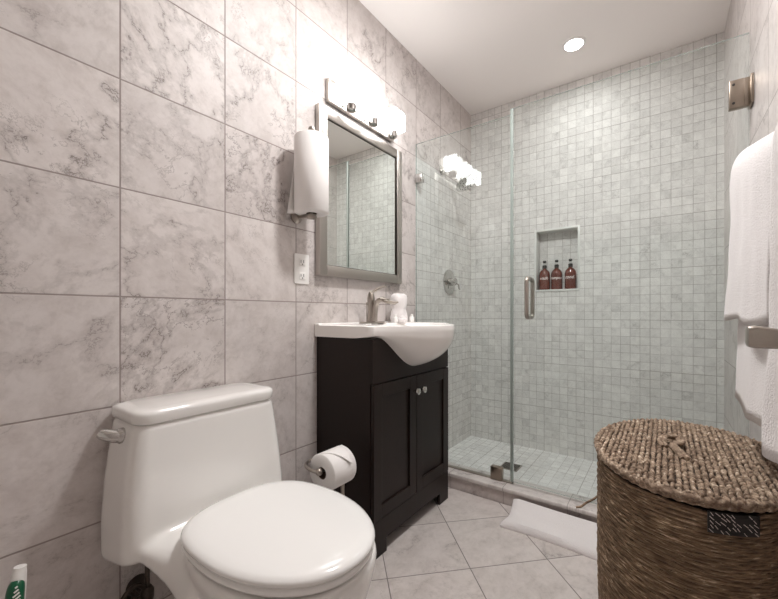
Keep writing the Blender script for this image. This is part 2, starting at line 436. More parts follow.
# ================================================================ SHOWER FITTINGS
sh = thing('rain_shower', 'round chrome rain shower head on angled wall arm', 'shower head', (0.0, 2.2, 1.93))
arm = bez([(0.001, 2.2, 1.915), (0.06, 2.2, 1.925), (0.12, 2.2, 1.90), (0.165, 2.2, 1.845)], 6)
build('arm', B().tube(arm, 0.010, 12), M['chrome'], sh)
build('flange', B().lathe([(0.03, 0.0005), (0.03, 0.004), (0.018, 0.012), (0.012, 0.02)], (0, 2.2, 1.915), 'X', 24), M['chrome'], sh)
hd = B().lathe([(0.012, 0.055), (0.016, 0.04), (0.03, 0.025), (0.078, 0.013), (0.084, 0.006), (0.084, 0.0), (0.078, -0.003)], (0, 0, 0), 'Z', 40)
R = Matrix.Translation((0.195, 2.2, 1.795)) @ Matrix.Rotation(math.radians(-32), 4, 'Y')
hd.v = [tuple(R @ Vector(v)) for v in hd.v]
ho = build('shower_head', hd, M['chrome'], sh)
nz = B()
for ring, cnt in ((0.02, 6), (0.04, 12), (0.062, 18)):
    for k in range(cnt):
        a = 2 * PI * k / cnt
        nz.lathe([(0.003, -0.003), (0.0018, -0.006)], (ring * math.cos(a), ring * math.sin(a), 0), 'Z', 6)
nz.v = [tuple(R @ Vector(v)) for v in nz.v]
build('nozzles', nz, M['slot'], ho)

sv = thing('shower_valve', 'round chrome shower valve with lever handle below the shower head', 'shower valve', (0.0, 2.31, 1.171))
build('plate', B().lathe([(0.086, 0.0005), (0.086, 0.005), (0.07, 0.011), (0.04, 0.015)], (0, 2.31, 1.171), 'X', 40), M['chrome'], sv)
lv = build('lever', B().lathe([(0.028, 0.013), (0.026, 0.05), (0.02, 0.056)], (0, 2.31, 1.171), 'X', 24)
           .tube([(0.045, 2.31, 1.171), (0.05, 2.25, 1.172), (0.052, 2.215, 1.173)], lambda t: 0.009 - 0.002 * t, 12)
           .tube([(0.048, 2.31, 1.165), (0.062, 2.335, 1.15), (0.066, 2.34, 1.115)], 0.006, 10), M['chrome'], sv)

dr = thing('floor_drain', 'square metal drain grate set into the shower floor', 'drain', (0.45, 2.27, 0.004))
db = B().box(0.395, 0.505, 2.215, 2.325, 0.0045, 0.0075, 0.001)
build('frame', db, M['nickel'], dr)
sb = B()
for i in range(7): sb.box(0.403, 0.497, 2.223 + i * 0.0142, 2.231 + i * 0.0142, 0.0076, 0.0082)
build('slots', sb, M['slot'], dr, 0)

# amber pump bottles in the niche
def make_bottle(word, x, label, size=0.029):
    t = thing('pump_bottle', label, 'bottle', (x, 2.712, nz0 + 0.001), 'amber pump bottles in the shower niche')
    c = (x, 2.712, nz0 + 0.001)
    rr = 0.0365
    prof = [(0.0, 0.0006), (rr - 0.004, 0.0006), (rr, 0.004), (rr, 0.105), (rr - 0.003, 0.122), (rr - 0.012, 0.136), (0.016, 0.143), (0.0125, 0.147), (0.0125, 0.150), (0.0, 0.150)]
    build('bottle', B().lathe(prof, c, 'Z', 32, cap=False), M['amber'], t)
    build('collar', B().lathe([(0.0142, 0.1505), (0.0142, 0.170), (0.010, 0.173)], c, 'Z', 20), M['black'], t)
    build('stem', B().lathe([(0.004, 0.1732), (0.004, 0.188)], c, 'Z', 12), M['plastic_w'], t)
    build('pump_head', B().lathe([(0.007, 0.188), (0.011, 0.192), (0.011, 0.202), (0.006, 0.205)], c, 'Z', 16)
          .tube([(x, 2.712, nz0 + 0.198), (x + 0.004, 2.69, nz0 + 0.199), (x + 0.006, 2.675, nz0 + 0.193)], 0.0042, 10), M['black'], t)
    cu = bpy.data.curves.new('lettering', 'FONT'); cu.body = word; cu.size = size; cu.shear = 0.35; cu.align_x = 'CENTER'
    cu.offset = 0.0005; cu.resolution_u = 3
    tmp = bpy.data.objects.new('tmp', cu); C.objects.link(tmp)
    dg = bpy.context.evaluated_depsgraph_get()
    me = bpy.data.meshes.new_from_object(tmp.evaluated_get(dg))
    b = B(); vs_ = []
    for v in me.vertices:
        a = v.co.x / rr
        vs_.append((x + (rr + 0.0006) * math.sin(a), 2.712 - (rr + 0.0006) * math.cos(a), nz0 + 0.072 + v.co.y))
    b.add(vs_, [tuple(p.vertices) for p in me.polygons])
    bpy.data.objects.remove(tmp); bpy.data.curves.remove(cu); bpy.data.meshes.remove(me)
    build('lettering', b, M['ink'], t, 0, recalc=False)
    return t
make_bottle('wash', 0.540, 'amber pump bottle lettered wash, leftmost in shower niche')
make_bottle('shampoo', 0.620, 'amber pump bottle lettered shampoo, middle one in shower niche', 0.024)
make_bottle('cond.', 0.708, 'amber pump bottle at the right end of the shower niche')

# ================================================================ VANITY CABINET
VY0, VY1, VX = 1.100, 1.708, 0.300
YC = 1.405
def bell(dy, w=0.288):
    t = min(1.0, abs(dy) / w)
    return max(0.0, math.cos(t * PI / 2)) ** 1.5
def xf(dy):
    e = max(0.0, 0.024 - (0.316 - abs(dy)))
    return 0.320 + 0.168 * bell(dy) - (0.024 - math.sqrt(max(0, 0.024 ** 2 - e * e)))
def hb_(dy): return 0.002 + 0.150 * bell(dy)
ZU = 0.868
def belly_z(x, dy):
    k = (x - 0.20) / (xf(dy) - 0.20)
    return ZU - hb_(dy) * math.sqrt(max(0, 1 - k * k)) - 0.012
va = thing('vanity_cabinet', 'dark espresso vanity cabinet with two panelled doors', 'cabinet', (0.15, YC, 0))
for y0, y1 in ((VY0, VY0 + 0.016), (VY1 - 0.016, VY1)):
    build('side_panel', B().prism([(0.002, 0), (0.03, 0), (0.03, 0.0)] and [(0.002, 0.0), (VX, 0.0), (VX, 0.8535), (0.002, 0.8535)], 'Y', y0, y1), M['espresso'], va, 0)
build('bottom_panel', B().box(0.002, VX - 0.001, VY0 + 0.0165, VY1 - 0.0165, 0.125, 0.141), M['espresso'], va, 0)
build('back_panel', B().box(0.002, 0.010, VY0 + 0.0165, VY1 - 0.0165, 0.142, 0.70), M['espresso'], va, 0)
# front apron cut to the curve of the basin
pts = [(VY0, 0.680), (VY1, 0.680), (VY1, 0.8535)]
N = 40
for i in range(N + 1):
    y = YC + 0.290 - 0.58 * i / N
    pts.append((y, min(0.8535, belly_z(0.313, y - YC) + 0.008)))
pts.append((VY0, 0.8535))
ap = B()
top = pts[2:]
for i in range(len(top) - 1):
    (ya, za), (yb, zb2) = top[i], top[i + 1]
    ap.prism([(yb, 0.680), (ya, 0.680), (ya, za), (yb, zb2)], 'X', VX + 0.0005, 0.3135)
bmt = ap
build('front_apron', ap, M['espresso'], va, 20)
# base rail with two feet
base = [(VY0, 0.0), (VY0 + 0.088, 0.0), (VY0 + 0.088, 0.055), (VY1 - 0.088, 0.055), (VY1 - 0.088, 0.0), (VY1, 0.0), (VY1, 0.143), (VY0, 0.143)]
rl = B()
for p in ([(VY0, 0), (VY0 + 0.088, 0), (VY0 + 0.088, 0.055), (VY0, 0.055)], [(VY1 - 0.088, 0), (VY1, 0), (VY1, 0.055), (VY1 - 0.088, 0.055)],
          [(VY0, 0.055), (VY1, 0.055), (VY1, 0.143), (VY0, 0.143)]):
    rl.prism(p, 'X', VX + 0.0005, 0.3135)
build('base_rail', rl, M['espresso'], va, 0)
def door(y0, y1, ky, nm_label):
    z0, z1, fw = 0.147, 0.676, 0.052
    b = B()
    b.box(VX + 0.001, 0.317, y0, y0 + fw, z0, z1, 0.0015).box(VX + 0.001, 0.317, y1 - fw, y1, z0, z1, 0.0015)
    b.box(VX + 0.001, 0.317, y0 + fw, y1 - fw, z0, z0 + fw, 0.0015).box(VX + 0.001, 0.317, y0 + fw, y1 - fw, z1 - fw, z1, 0.0015)
    b.box(VX + 0.001, 0.309, y0 + fw - 0.002, y1 - fw + 0.002, z0 + fw - 0.002, z1 - fw + 0.002)
    d = build('door', b, M['espresso'], va, 20)
    build('knob', B().lathe([(0.006, 0.3172), (0.0055, 0.328), (0.012, 0.334), (0.0155, 0.341), (0.014, 0.347), (0.006, 0.350)], (0, ky, 0.610), 'X', 24), M['chrome'], d)
door(VY0 + 0.003, YC - 0.0015, YC - 0.026, '')
door(YC + 0.0015, VY1 - 0.003, YC + 0.026, '')

# ---- sink top with integral bulging basin
SY0, SY1, ZT, ZB = 1.088, 1.720, 0.906, 0.855
def top_pt(u, v):
    y = SY0 + (SY1 - SY0) * u; dy = y - YC
    X = xf(dy); x = 0.0015 + (X - 0.0015) * v
    e = min(v * X, (1 - v) * X, (y - SY0), (SY1 - y))
    k = 1 - ((x - 0.275) / 0.165) ** 2 - (dy / 0.235) ** 2
    z = ZT - (0.115 * (max(0, k) ** 0.6) if k > 0 else 0)
    if x < 0.03: z = ZT + 0.005
    return (x, y, z - 0.004 * max(0, 1 - e / 0.006) ** 2)
st = B()
NU, NV = 72, 40
st.grid(top_pt, NU, NV)
def front_pt(u, a):
    y = SY0 + (SY1 - SY0) * u; dy = y - YC; X = xf(dy)
    if a <= 0.25:
        t = a / 0.25
        z = (ZT - 0.004) * (1 - t) + ZU * t
        return (X + 0.002 * math.sin(t * PI), y, z)
    if a <= 0.85:
        t = (a - 0.25) / 0.6 * PI / 2
        h = hb_(dy) + 0.011
        return (0.20 + (X - 0.20) * math.cos(t), y, ZU - h * math.sin(t) )
    t = (a - 0.85) / 0.15
    return (0.20 * (1 - t) + 0.0015 * t, y, ZU - (hb_(dy) + 0.011) * (1 - t) - 0.013 * t)
st.grid(front_pt, NU, 40)
for u in (0.0, 1.0):
    ring = [top_pt(u, j / NV) for j in range(NV + 1)] + [front_pt(u, j / 40) for j in range(1, 41)]
    st.add(ring, [tuple(range(len(ring)))])
tag(build('sink_top', st, M['sink'], None, 50, origin=(0.15, YC, ZB)), 'white ceramic vanity top with basin bulging over the dark cabinet', 'sink')

# ---- faucet
FX, FY, FZ = 0.088, 1.372, 0.9065
fa = thing('faucet', 'brushed nickel single lever faucet with open waterfall spout', 'faucet', (FX, FY, FZ))
fa.location.z = FZ
ring = lambda z, sx, sy: [(FX + sx * math.cos(a) * abs(math.cos(a)) ** -0.3 if abs(math.cos(a)) > 1e-6 else FX, FY + sy * math.sin(a), z) for a in [2 * PI * k / 40 for k in range(40)]]
rect = lambda z, hx, hy, r=0.02: [(FX + (hx - r) * (1 if math.cos(a) >= 0 else -1) + r * math.cos(a), FY + (hy - r) * (1 if math.sin(a) >= 0 else -1) + r * math.sin(a), z) for a in [2 * PI * (k + 0.5) / 40 for k in range(40)]]
build('base_plate', B().loft([rect(FZ, 0.027, 0.080), rect(FZ + 0.004, 0.027, 0.080), rect(FZ + 0.007, 0.023, 0.075)]), M['nickel'], fa)
bp = [(0.022, 0.0072), (0.018, 0.02), (0.016, 0.06), (0.016, 0.098), (0.018, 0.108), (0.018, 0.112)]
build('body', B().lathe(bp, (FX - 0.010, FY, FZ), 'Z', 32), M['nickel'], fa)
sp = B()
path = bez([(FX + 0.012, FY, FZ + 0.010), (FX + 0.015, FY, FZ + 0.06), (FX + 0.026, FY, FZ + 0.098), (FX + 0.055, FY, FZ + 0.112), (FX + 0.09, FY, FZ + 0.104)], 6)
sp.tube(path, lambda t: 0.014 - 0.003 * t, 16)
build('spout_neck', sp, M['nickel'], fa)
# open trough end of the spout
tr = B()
oval = [(FX + 0.105 + 0.040 * math.cos(a), FY + 0.020 * math.sin(a), FZ + 0.101 - 0.10 * 0.040 * math.cos(a)) for a in [2 * PI * k / 32 for k in range(32)]]
tr.tube(oval, 0.0042, 10, closed=True)
inner = [(FX + 0.105 + (p[0] - FX - 0.105) * 0.98, FY + (p[1] - FY) * 0.98, p[2] - 0.004) for p in oval]
inner2 = [(FX + 0.105 + (p[0] - FX - 0.105) * 0.7, FY + (p[1] - FY) * 0.6, p[2] - 0.011) for p in oval]
tr.loft([inner, inner2], cap=False); tr.add(inner2, [tuple(range(32))])
build('spout_trough', tr, M['nickel'], fa)
lvp = bez([(FX - 0.010, FY, FZ + 0.120), (FX - 0.006, FY, FZ + 0.140), (FX + 0.012, FY, FZ + 0.155), (FX + 0.045, FY, FZ + 0.166), (FX + 0.080, FY, FZ + 0.174)], 6)
build('lever', B().lathe([(0.018, 0.1125), (0.018, 0.120), (0.016, 0.134), (0.011, 0.147), (0.004, 0.154)], (FX - 0.010, FY, FZ), 'Z', 28)
      .tube(lvp, lambda t: 0.012 - 0.006 * t, 12, flat=0.6), M['nickel'], fa)
build('lift_rod', B().lathe([(0.0022, 0.0072), (0.0022, 0.085), (0.005, 0.088), (0.005, 0.098), (0.002, 0.101)], (FX - 0.036 + 0.010, FY - 0.012, FZ), 'Z', 12), M['nickel'], fa)

# ---- things on the vanity top
RZ = 0.9065
def soft(c, prof, sx=1.0, sy=1.0, n=40, amp=0.03, seed=0, cap=True):
    rings = []
    for r, h in prof:
        rg = []
        for k in range(n):
            a = 2 * PI * k / n
            rr = r * (1 + amp * math.sin(a * 3 + h * 30 + seed) + amp * 0.7 * math.sin(a * 5 - h * 50 + seed * 2))
            rg.append((c[0] + rr * sx * math.cos(a), c[1] + rr * sy * math.sin(a), c[2] + h))
        rings.append(rg)
    return B().loft(rings, cap)
rt = soft((0.085, 1.592, RZ), [(0.03, 0.0), (0.046, 0.004), (0.050, 0.02), (0.047, 0.05), (0.041, 0.066), (0.043, 0.075), (0.048, 0.095), (0.049, 0.125), (0.044, 0.142), (0.030, 0.150), (0.008, 0.151)], 0.8, 1.08)
tag(build('rolled_towel', rt, M['terry'], None, 60, origin=(0.085, 1.6, RZ)), 'white rolled towel standing upright behind the faucet', 'towel')
wc = B()
c0 = Vector((0.150, 1.532, RZ))
for k in range(9):
    a = 2 * PI * k / 9; rr = 0.016
    p = c0 + Vector((rr * math.cos(a), rr * math.sin(a), 0.012))
    s_ = bmesh.new(); bmesh.ops.create_uvsphere(s_, u_segments=12, v_segments=8, radius=1)
    s_.transform(Matrix.Translation(p) @ Matrix.Rotation(a, 4, 'Z') @ Matrix.Rotation(0.5, 4, 'Y') @ Matrix.Diagonal((0.011, 0.013, 0.0115, 1)))
    wc.bm(s_)
s_ = bmesh.new(); bmesh.ops.create_uvsphere(s_, u_segments=14, v_segments=10, radius=0.0155); s_.transform(Matrix.Translation(c0 + Vector((0, 0, 0.020)))); wc.bm(s_)
tag(build('washcloth', wc, M['terry'], None, 60, origin=c0), 'small white washcloth bunched in front of the rolled towel', 'washcloth')
def minib(x, y, label, h=0.042):
    t = thing('toiletry_bottle', label, 'bottle', (x, y, RZ), 'small white toiletry bottles on the vanity top')
    build('bottle', B().lathe([(0.011, 0.0005), (0.0125, 0.002), (0.0125, h * 0.62), (0.010, h * 0.70)], (x, y, RZ), 'Z', 20), M['plastic_w'], t)
    build('cap', B().lathe([(0.0075, h * 0.705), (0.0075, h * 0.96), (0.006, h)], (x, y, RZ), 'Z', 16), M['plastic_w'], t)
minib(0.150, 1.470, 'small white toiletry bottle closest to the faucet')
minib(0.135, 1.640, 'small white toiletry bottle at the far end, nearest the shower glass')

# ================================================================ MIRROR
mi = thing('mirror', 'rectangular wall mirror in brushed nickel frame above the sink', 'mirror', (0.0, 1.39, 1.117))
my0, my1, mz0, mz1, mw, md = 1.090, 1.700, 1.117, 1.852, 0.046, 0.030
mf = B()
mf.box(0.0015, md, my0, my0 + mw, mz0, mz1, 0.003).box(0.0015, md, my1 - mw, my1, mz0, mz1, 0.003)
mf.box(0.0015, md, my0 + mw, my1 - mw, mz0, mz0 + mw, 0.003).box(0.0015, md, my0 + mw, my1 - mw, mz1 - mw, mz1, 0.003)
build('frame', mf, M['nickel_frame'], mi, 30)
build('mirror_glass', B().box(0.012, 0.020, my0 + mw - 0.004, my1 - mw + 0.004, mz0 + mw - 0.004, mz1 - mw + 0.004), M['mirror'], mi, 0)
rim = B()
for a, b_, c_, d_ in ((my0 + mw, my0 + mw + 0.003, mz0 + mw, mz1 - mw), (my1 - mw - 0.003, my1 - mw, mz0 + mw, mz1 - mw), (my0 + mw, my1 - mw, mz1 - mw - 0.003, mz1 - mw), (my0 + mw, my1 - mw, mz0 + mw, mz0 + mw + 0.003)):
    rim.box(0.0202, 0.0222, a, b_, c_, d_)
build('inner_lip', rim, M['darkmetal'], mi, 0)

# ================================================================ VANITY LIGHT
vl = thing('vanity_light', 'three lamp vanity light bar glowing above the mirror', 'lamp', (0.0, 1.39, 1.88))
build('back_plate', B().box(0.001, 0.024, 1.150, 1.630, 1.888, 1.990, 0.003), M['nickel_frame'], vl)
for k, y in enumerate((1.235, 1.390, 1.545)):
    ar = build('lamp_arm', B().tube([(0.022, y, 1.905), (0.055, y, 1.900), (0.075, y, 1.885)], 0.008, 12)
               .lathe([(0.012, 1.858), (0.022, 1.862), (0.026, 1.885), (0.026, 1.894)], (0.078, y, 0), 'Z', 24), M['chrome'], vl)
    gsh = B(); r0 = 0.050
    gsh.box(0.078 - r0 + 0.002, 0.078 + r0, y - r0, y + r0, 1.896, 1.990, 0.010, 3)
    shd = build('lamp_shade', gsh, M['lamp_v'], vl)
    for sy in (-1, 1):
        build('screw', B().lathe([(0.0045, 0.0), (0.0045, 0.006), (0.002, 0.008)], (0.078 + r0 + 0.0002, y + sy * 0.034, 1.975), 'X', 10), M['chrome'], shd)

# ================================================================ PAPER TOWEL HOLDER
PX, PY, PZ = 0.092, 0.992, 1.345
ph = thing('paper_towel_holder', 'wall mounted nickel paper towel holder beside the mirror', 'towel holder', (0.0, PY - 0.005, 1.33))
build('wall_plate', B().lathe([(0.026, 0.0006), (0.026, 0.006), (0.018, 0.012), (0.010, 0.018)], (0, PY - 0.002, 1.345), 'X', 28), M['nickel'], ph)
build('arm', B().tube([(0.015, PY - 0.002, 1.345), (0.05, PY, 1.343), (PX, PY, 1.338)], 0.008, 12).lathe([(0.006, -0.014), (0.018, -0.012), (0.021, -0.004), (0.018, 0.004), (0.008, 0.006)], (PX, PY, 1.338), 'Z', 24), M['nickel'], ph)
build('rod', B().lathe([(0.0055, 0.0062), (0.0055, 0.318)], (PX, PY, 1.338), 'Z', 14), M['nickel'], ph)
build('finial', B().lathe([(0.005, 0.3182), (0.012, 0.322), (0.015, 0.334), (0.012, 0.346), (0.004, 0.351)], (PX, PY, 1.338), 'Z', 20), M['nickel'], ph)
pr = thing('paper_towel_roll', 'roll of white paper towel on the wall holder beside the mirror', 'paper towel', (PX, PY, 1.346))
RR = 0.066
build('roll', B().loft([[(PX + r * math.cos(a), PY + r * math.sin(a), 1.346 + h) for a in [2 * PI * k / 48 for k in range(48)]] for r, h in
      ((0.021, 0.0), (RR - 0.004, 0.0), (RR, 0.004), (RR, 0.296), (RR - 0.004, 0.300), (0.021, 0.300), (0.021, 0.0))], cap=False), M['paper'], pr, 50)
build('core', B().loft([[(PX + r * math.cos(a), PY + r * math.sin(a), 1.3462 + h) for a in [2 * PI * k / 32 for k in range(32)]] for r, h in
      ((0.0190, 0.0), (0.0208, 0.0), (0.0208, 0.299), (0.0190, 0.299), (0.0190, 0.0))], cap=False), M['card'], pr, 50)
def flap(u, v):
    # tangent sheet leaving the roll on its wall side towards the viewer's left
    z = 1.350 + 0.292 * u
    L = 0.050 * (1 - u) ** 1.3 + 0.003
    a = PI * 1.12
    bx, by = PX + (RR + 0.0008) * math.cos(a), PY + (RR + 0.0008) * math.sin(a)
    tx, ty = math.sin(a) * 0.35 , -math.cos(a) * -1.0
    return (bx + 0.010 * v * (1 - u), by - L * v, z - 0.012 * v * (1 - u))
fb = B().grid(flap, 14, 5)
fo = build('loose_sheet', fb, M['paper'], pr)
sm = fo.modifiers.new('thickness', 'SOLIDIFY'); sm.thickness = 0.0012

# ================================================================ OUTLET
ou = thing('wall_outlet', 'white double socket wall outlet below the paper towel roll', 'outlet', (0.0, 1.016, 1.135))
build('cover_plate', B().box(0.0005, 0.006, 0.978, 1.054, 1.075, 1.198, 0.0025), M['plastic_w'], ou)
for z in (1.108, 1.165):
    s1 = build('socket', B().box(0.0062, 0.0085, 1.000, 1.033, z - 0.015, z + 0.015, 0.001), M['plastic_w'], ou)
    build('slots', B().box(0.0086, 0.0090, 1.0075, 1.0100, z - 0.004, z + 0.008).box(0.0086, 0.0090, 1.0215, 1.0240, z - 0.004, z + 0.008).lathe([(0.0028, 0.0086), (0.0028, 0.0090)], (0, 1.0163, z - 0.0095), 'X', 12), M['slot'], s1, 0)

# ================================================================ TOILET
TC = 0.572
to = thing('toilet', 'white one piece toilet with closed lid against the tiled wall', 'toilet', (0.3, TC, 0))
def rrect(x0, x1, y0, y1, z, r, n=10):
    out = []
    for cx_, cy_, a0 in ((x1 - r, y1 - r, 0), (x0 + r, y1 - r, PI / 2), (x0 + r, y0 + r, PI), (x1 - r, y0 + r, 1.5 * PI)):
        for k in range(n):
            a = a0 + PI / 2 * k / (n - 1); out.append((cx_ + r * math.cos(a), cy_ + r * math.sin(a), z))
    return out
def egg(cx_, cy_, a, b, z, n=56, p=2.25, back=None):
    out = []
    for k in range(n):
        t = 2 * PI * k / n; c_, s_ = math.cos(t), math.sin(t)
        x = a * (abs(c_) ** (2 / p)) * (1 if c_ >= 0 else -1); y = b * (abs(s_) ** (2 / p)) * (1 if s_ >= 0 else -1)
        if back and x < 0: x *= back
        out.append((cx_ + x, cy_ + y, z))
    return out
tb = B()
TKC = 0.556
secs = [(0.332, 0.188, 0.210, 0.045), (0.337, 0.206, 0.218, 0.045), (0.350, 0.216, 0.222, 0.042), (0.42, 0.216, 0.2215, 0.040), (0.52, 0.208, 0.215, 0.040), (0.61, 0.202, 0.204, 0.040), (0.679, 0.198, 0.193, 0.038)]
tb.loft([[(px_, py_, pz_ + ((-0.028 + 0.048 * px_ / 0.2) if z < 0.36 else 0)) for px_, py_, pz_ in rrect(0.012, xx, TKC - hw, TKC + hw, z, r * 0.85)] for z, xx, hw, r in secs])
# deck that sweeps from tank to bowl
dk = []
for i in range(15):
    t = i / 14; x = 0.06 + 0.34 * t
    hw = 0.238 * (1 - t) ** 1 + 0.186 * t
    hw = 0.186 + 0.030 * (1 - min(1, max(0, (x - 0.17) / 0.14)) ** 1.2) * (1 if x < 0.31 else 0) if x < 0.31 else 0.186
    zlow = 0.352 - 0.10 * min(1, max(0, (x - 0.20) / 0.16)) ** 1.6
    cyy = TKC + (TC - TKC) * t
    rg = []
    for k in range(32):
        a = 2 * PI * k / 32; c_, s_ = math.cos(a), math.sin(a)
        yy = hw * (abs(c_) ** 0.45) * (1 if c_ >= 0 else -1)
        zz = (0.412 + zlow) / 2 + (0.412 - zlow) / 2 * (abs(s_) ** 0.6) * (1 if s_ >= 0 else -1)
        rg.append((x, cyy + yy, zz))
    dk.append(rg)
tb.loft(dk)
# bowl and pedestal
tb.loft([egg(0.40, TC, 0.255, 0.118, 0.0, back=1.0), egg(0.40, TC, 0.255, 0.118, 0.02, back=1.0), egg(0.40, TC, 0.245, 0.115, 0.10), egg(0.405, TC, 0.245, 0.122, 0.18),
         egg(0.42, TC, 0.250, 0.142, 0.25), egg(0.44, TC, 0.255, 0.166, 0.32), egg(0.455, TC, 0.252, 0.182, 0.37), egg(0.46, TC, 0.250, 0.187, 0.395), egg(0.46, TC, 0.247, 0.185, 0.410)])
body = build('body', tb, M['porcelain'], to, 0)
rm = body.modifiers.new('r', 'REMESH'); rm.mode = 'VOXEL'; rm.voxel_size = 0.0065
smo = body.modifiers.new('s', 'SMOOTH'); smo.factor = 0.5; smo.iterations = 14
dg = bpy.context.evaluated_depsgraph_get()
nm = bpy.data.meshes.new_from_object(body.evaluated_get(dg))
for p in nm.polygons: p.use_smooth = True
body.modifiers.clear(); body.data = nm
if not nm.materials: nm.materials.append(M['porcelain'])
# tank lid
ld = B()
lids = [(0.681, 0.198, 0.193, 0.040), (0.684, 0.201, 0.196, 0.040), (0.704, 0.203, 0.198, 0.040), (0.711, 0.201, 0.196, 0.041), (0.7145, 0.194, 0.189, 0.038), (0.7165, 0.176, 0.171, 0.034)]
ld.loft([rrect(0.008 + (0.0 if i < 4 else 0.02), xx, TKC - hw, TKC + hw, z, r) for i, (z, xx, hw, r) in enumerate(lids)])
build('tank_lid', ld, M['porcelain'], to, 60)
# lever on the side of the tank
fb = B()
LY = TKC - 0.200
fb.lathe([(0.019, 0.006), (0.019, -0.006), (0.014, -0.012)], (0.115, LY, 0.648), 'Y', 24)
fb.tube(bez([(0.115, LY - 0.004, 0.648), (0.112, LY - 0.018, 0.651), (0.104, LY - 0.034, 0.658), (0.100, LY - 0.042, 0.662)], 5), lambda t: 0.0165 - 0.007 * t * t, 16)
build('flush_lever', fb, M['chrome'], to)
# seat and lid
def seat_ring(z, gx, gy, n=64):
    out = []
    for k in range(n):
        t = 2 * PI * k / n; c_, s_ = math.cos(t), math.sin(t)
        # blunt at the hinge end, round at the front
        if c_ >= 0: x = (0.262 + gx) * c_; y = (0.186 + gy) * (abs(s_) ** 0.95) * (1 if s_ >= 0 else -1)
        else:
            p = 3.0
            x = -(0.208 + gx) * abs(c_) ** (2 / p); y = (0.186 + gy) * (abs(s_) ** (2 / p * 1.15)) * (1 if s_ >= 0 else -1)
        out.append((0.450 + x, TC + y, z))
    return out
build('seat', B().loft([seat_ring(0.4155, -0.010, -0.010), seat_ring(0.418, -0.004, -0.004), seat_ring(0.424, -0.001, -0.001), seat_ring(0.430, -0.003, -0.003), seat_ring(0.4325, -0.010, -0.010)]), M['seatp'], to, 60)
build('seat_lid', B().loft([seat_ring(0.4345, -0.008, -0.008), seat_ring(0.437, -0.001, -0.001), seat_ring(0.443, 0.001, 0.001), seat_ring(0.449, -0.003, -0.003), seat_ring(0.4535, -0.014, -0.014), seat_ring(0.4565, -0.04, -0.035), seat_ring(0.459, -0.10, -0.08), seat_ring(0.460, -0.18, -0.15)]), M['seatp'], to, 60)
for y in (-0.065, 0.065): build('seat_hinge', B().box(0.243, 0.262, TC + y - 0.02, TC + y + 0.02, 0.414, 0.4345, 0.004), M['seatp'], to)
for s_ in (-1, 1):
    build('bolt_cap', B().lathe([(0.014, 0.0), (0.013, 0.008), (0.008, 0.014)], (0.30, TC + s_ * 0.136, 0.0), 'Z', 16), M['plastic_w'], to)

# water supply under the tank
ws = thing('water_supply', 'metal water supply pipe and shutoff valve under the toilet tank', 'pipe', (0.0, 0.44, 0.19))
build('riser_pipe', B().tube([(0.065, 0.432, 0.308), (0.065, 0.432, 0.20)], 0.0062, 10), M['darkmetal'], ws)
build('valve', B().lathe([(0.014, 0.0), (0.016, 0.01), (0.016, 0.03), (0.010, 0.04)], (0.065, 0.432, 0.165), 'Z', 16)
      .lathe([(0.030, 0.0008), (0.030, 0.004), (0.010, 0.010), (0.009, 0.06)], (0, 0.432, 0.18), 'X', 20), M['darkmetal'], ws)
hp = [(0.065 + 0.030 * math.cos(a), 0.395 , 0.185 + 0.022 * math.sin(a)) for a in [2 * PI * k / 20 for k in range(20)]]
build('valve_handle', B().tube(hp, 0.005, 8, closed=True).tube([(0.065, 0.43, 0.185), (0.065, 0.392, 0.185)], 0.005, 8).tube([(0.035, 0.395, 0.185), (0.095, 0.395, 0.185)], 0.004, 8), M['darkmetal'], ws)
lp = bez([(0.065, 0.432, 0.195), (0.07, 0.405, 0.225), (0.075, 0.375, 0.215), (0.075, 0.360, 0.17), (0.075, 0.375, 0.12), (0.08, 0.41, 0.10)], 6)
build('braided_hose', B().tube(lp, 0.006, 10), M['darkmetal'], ws)

# ================================================================ CLEANING BRUSH
br = thing('cleaning_brush', 'green and white handled cleaning brush standing in corner by the toilet', 'brush', (0.10, 0.175, 0.0))
hpth = bez([(0.10, 0.172, 0.10), (0.10, 0.170, 0.20), (0.099, 0.172, 0.30), (0.098, 0.177, 0.385), (0.097, 0.180, 0.412)], 8)
build('handle', B().tube(hpth, lambda t: 0.008 + 0.006 * math.sin(min(1, t * 1.05) * PI * 0.86), 16), M['plastic_w'], br)
gp_ = bez([(0.106, 0.169, 0.22), (0.107, 0.168, 0.31), (0.106, 0.171, 0.365), (0.102, 0.177, 0.397)], 6)
gr = build('grip', B().tube(gp_, lambda t: 0.0150 * math.sqrt(max(0.02, 1 - (2 * t - 0.9) ** 4 if t > 0.45 else 1)), 20), M['green'], br)
rb = B()
for k in range(18):
    z = 0.250 + k * 0.0078; w_ = 0.0075 if k < 15 else 0.0075 - 0.0018 * (k - 14)
    rb.box(-0.0012, 0.0012, -w_, w_, -0.0013, 0.0013, mat=Matrix.Translation((0.1210, 0.167 + 0.0002 * k, z)) @ Matrix.Rotation(0.5, 4, 'X'))
build('grip_ribs', rb, M['plastic_w'], gr, 0)
build('holder', B().lathe([(0.045, 0.001), (0.050, 0.006), (0.050, 0.11), (0.044, 0.115), (0.018, 0.118)], (0.10, 0.172, 0), 'Z', 28), M['plastic_w'], br)

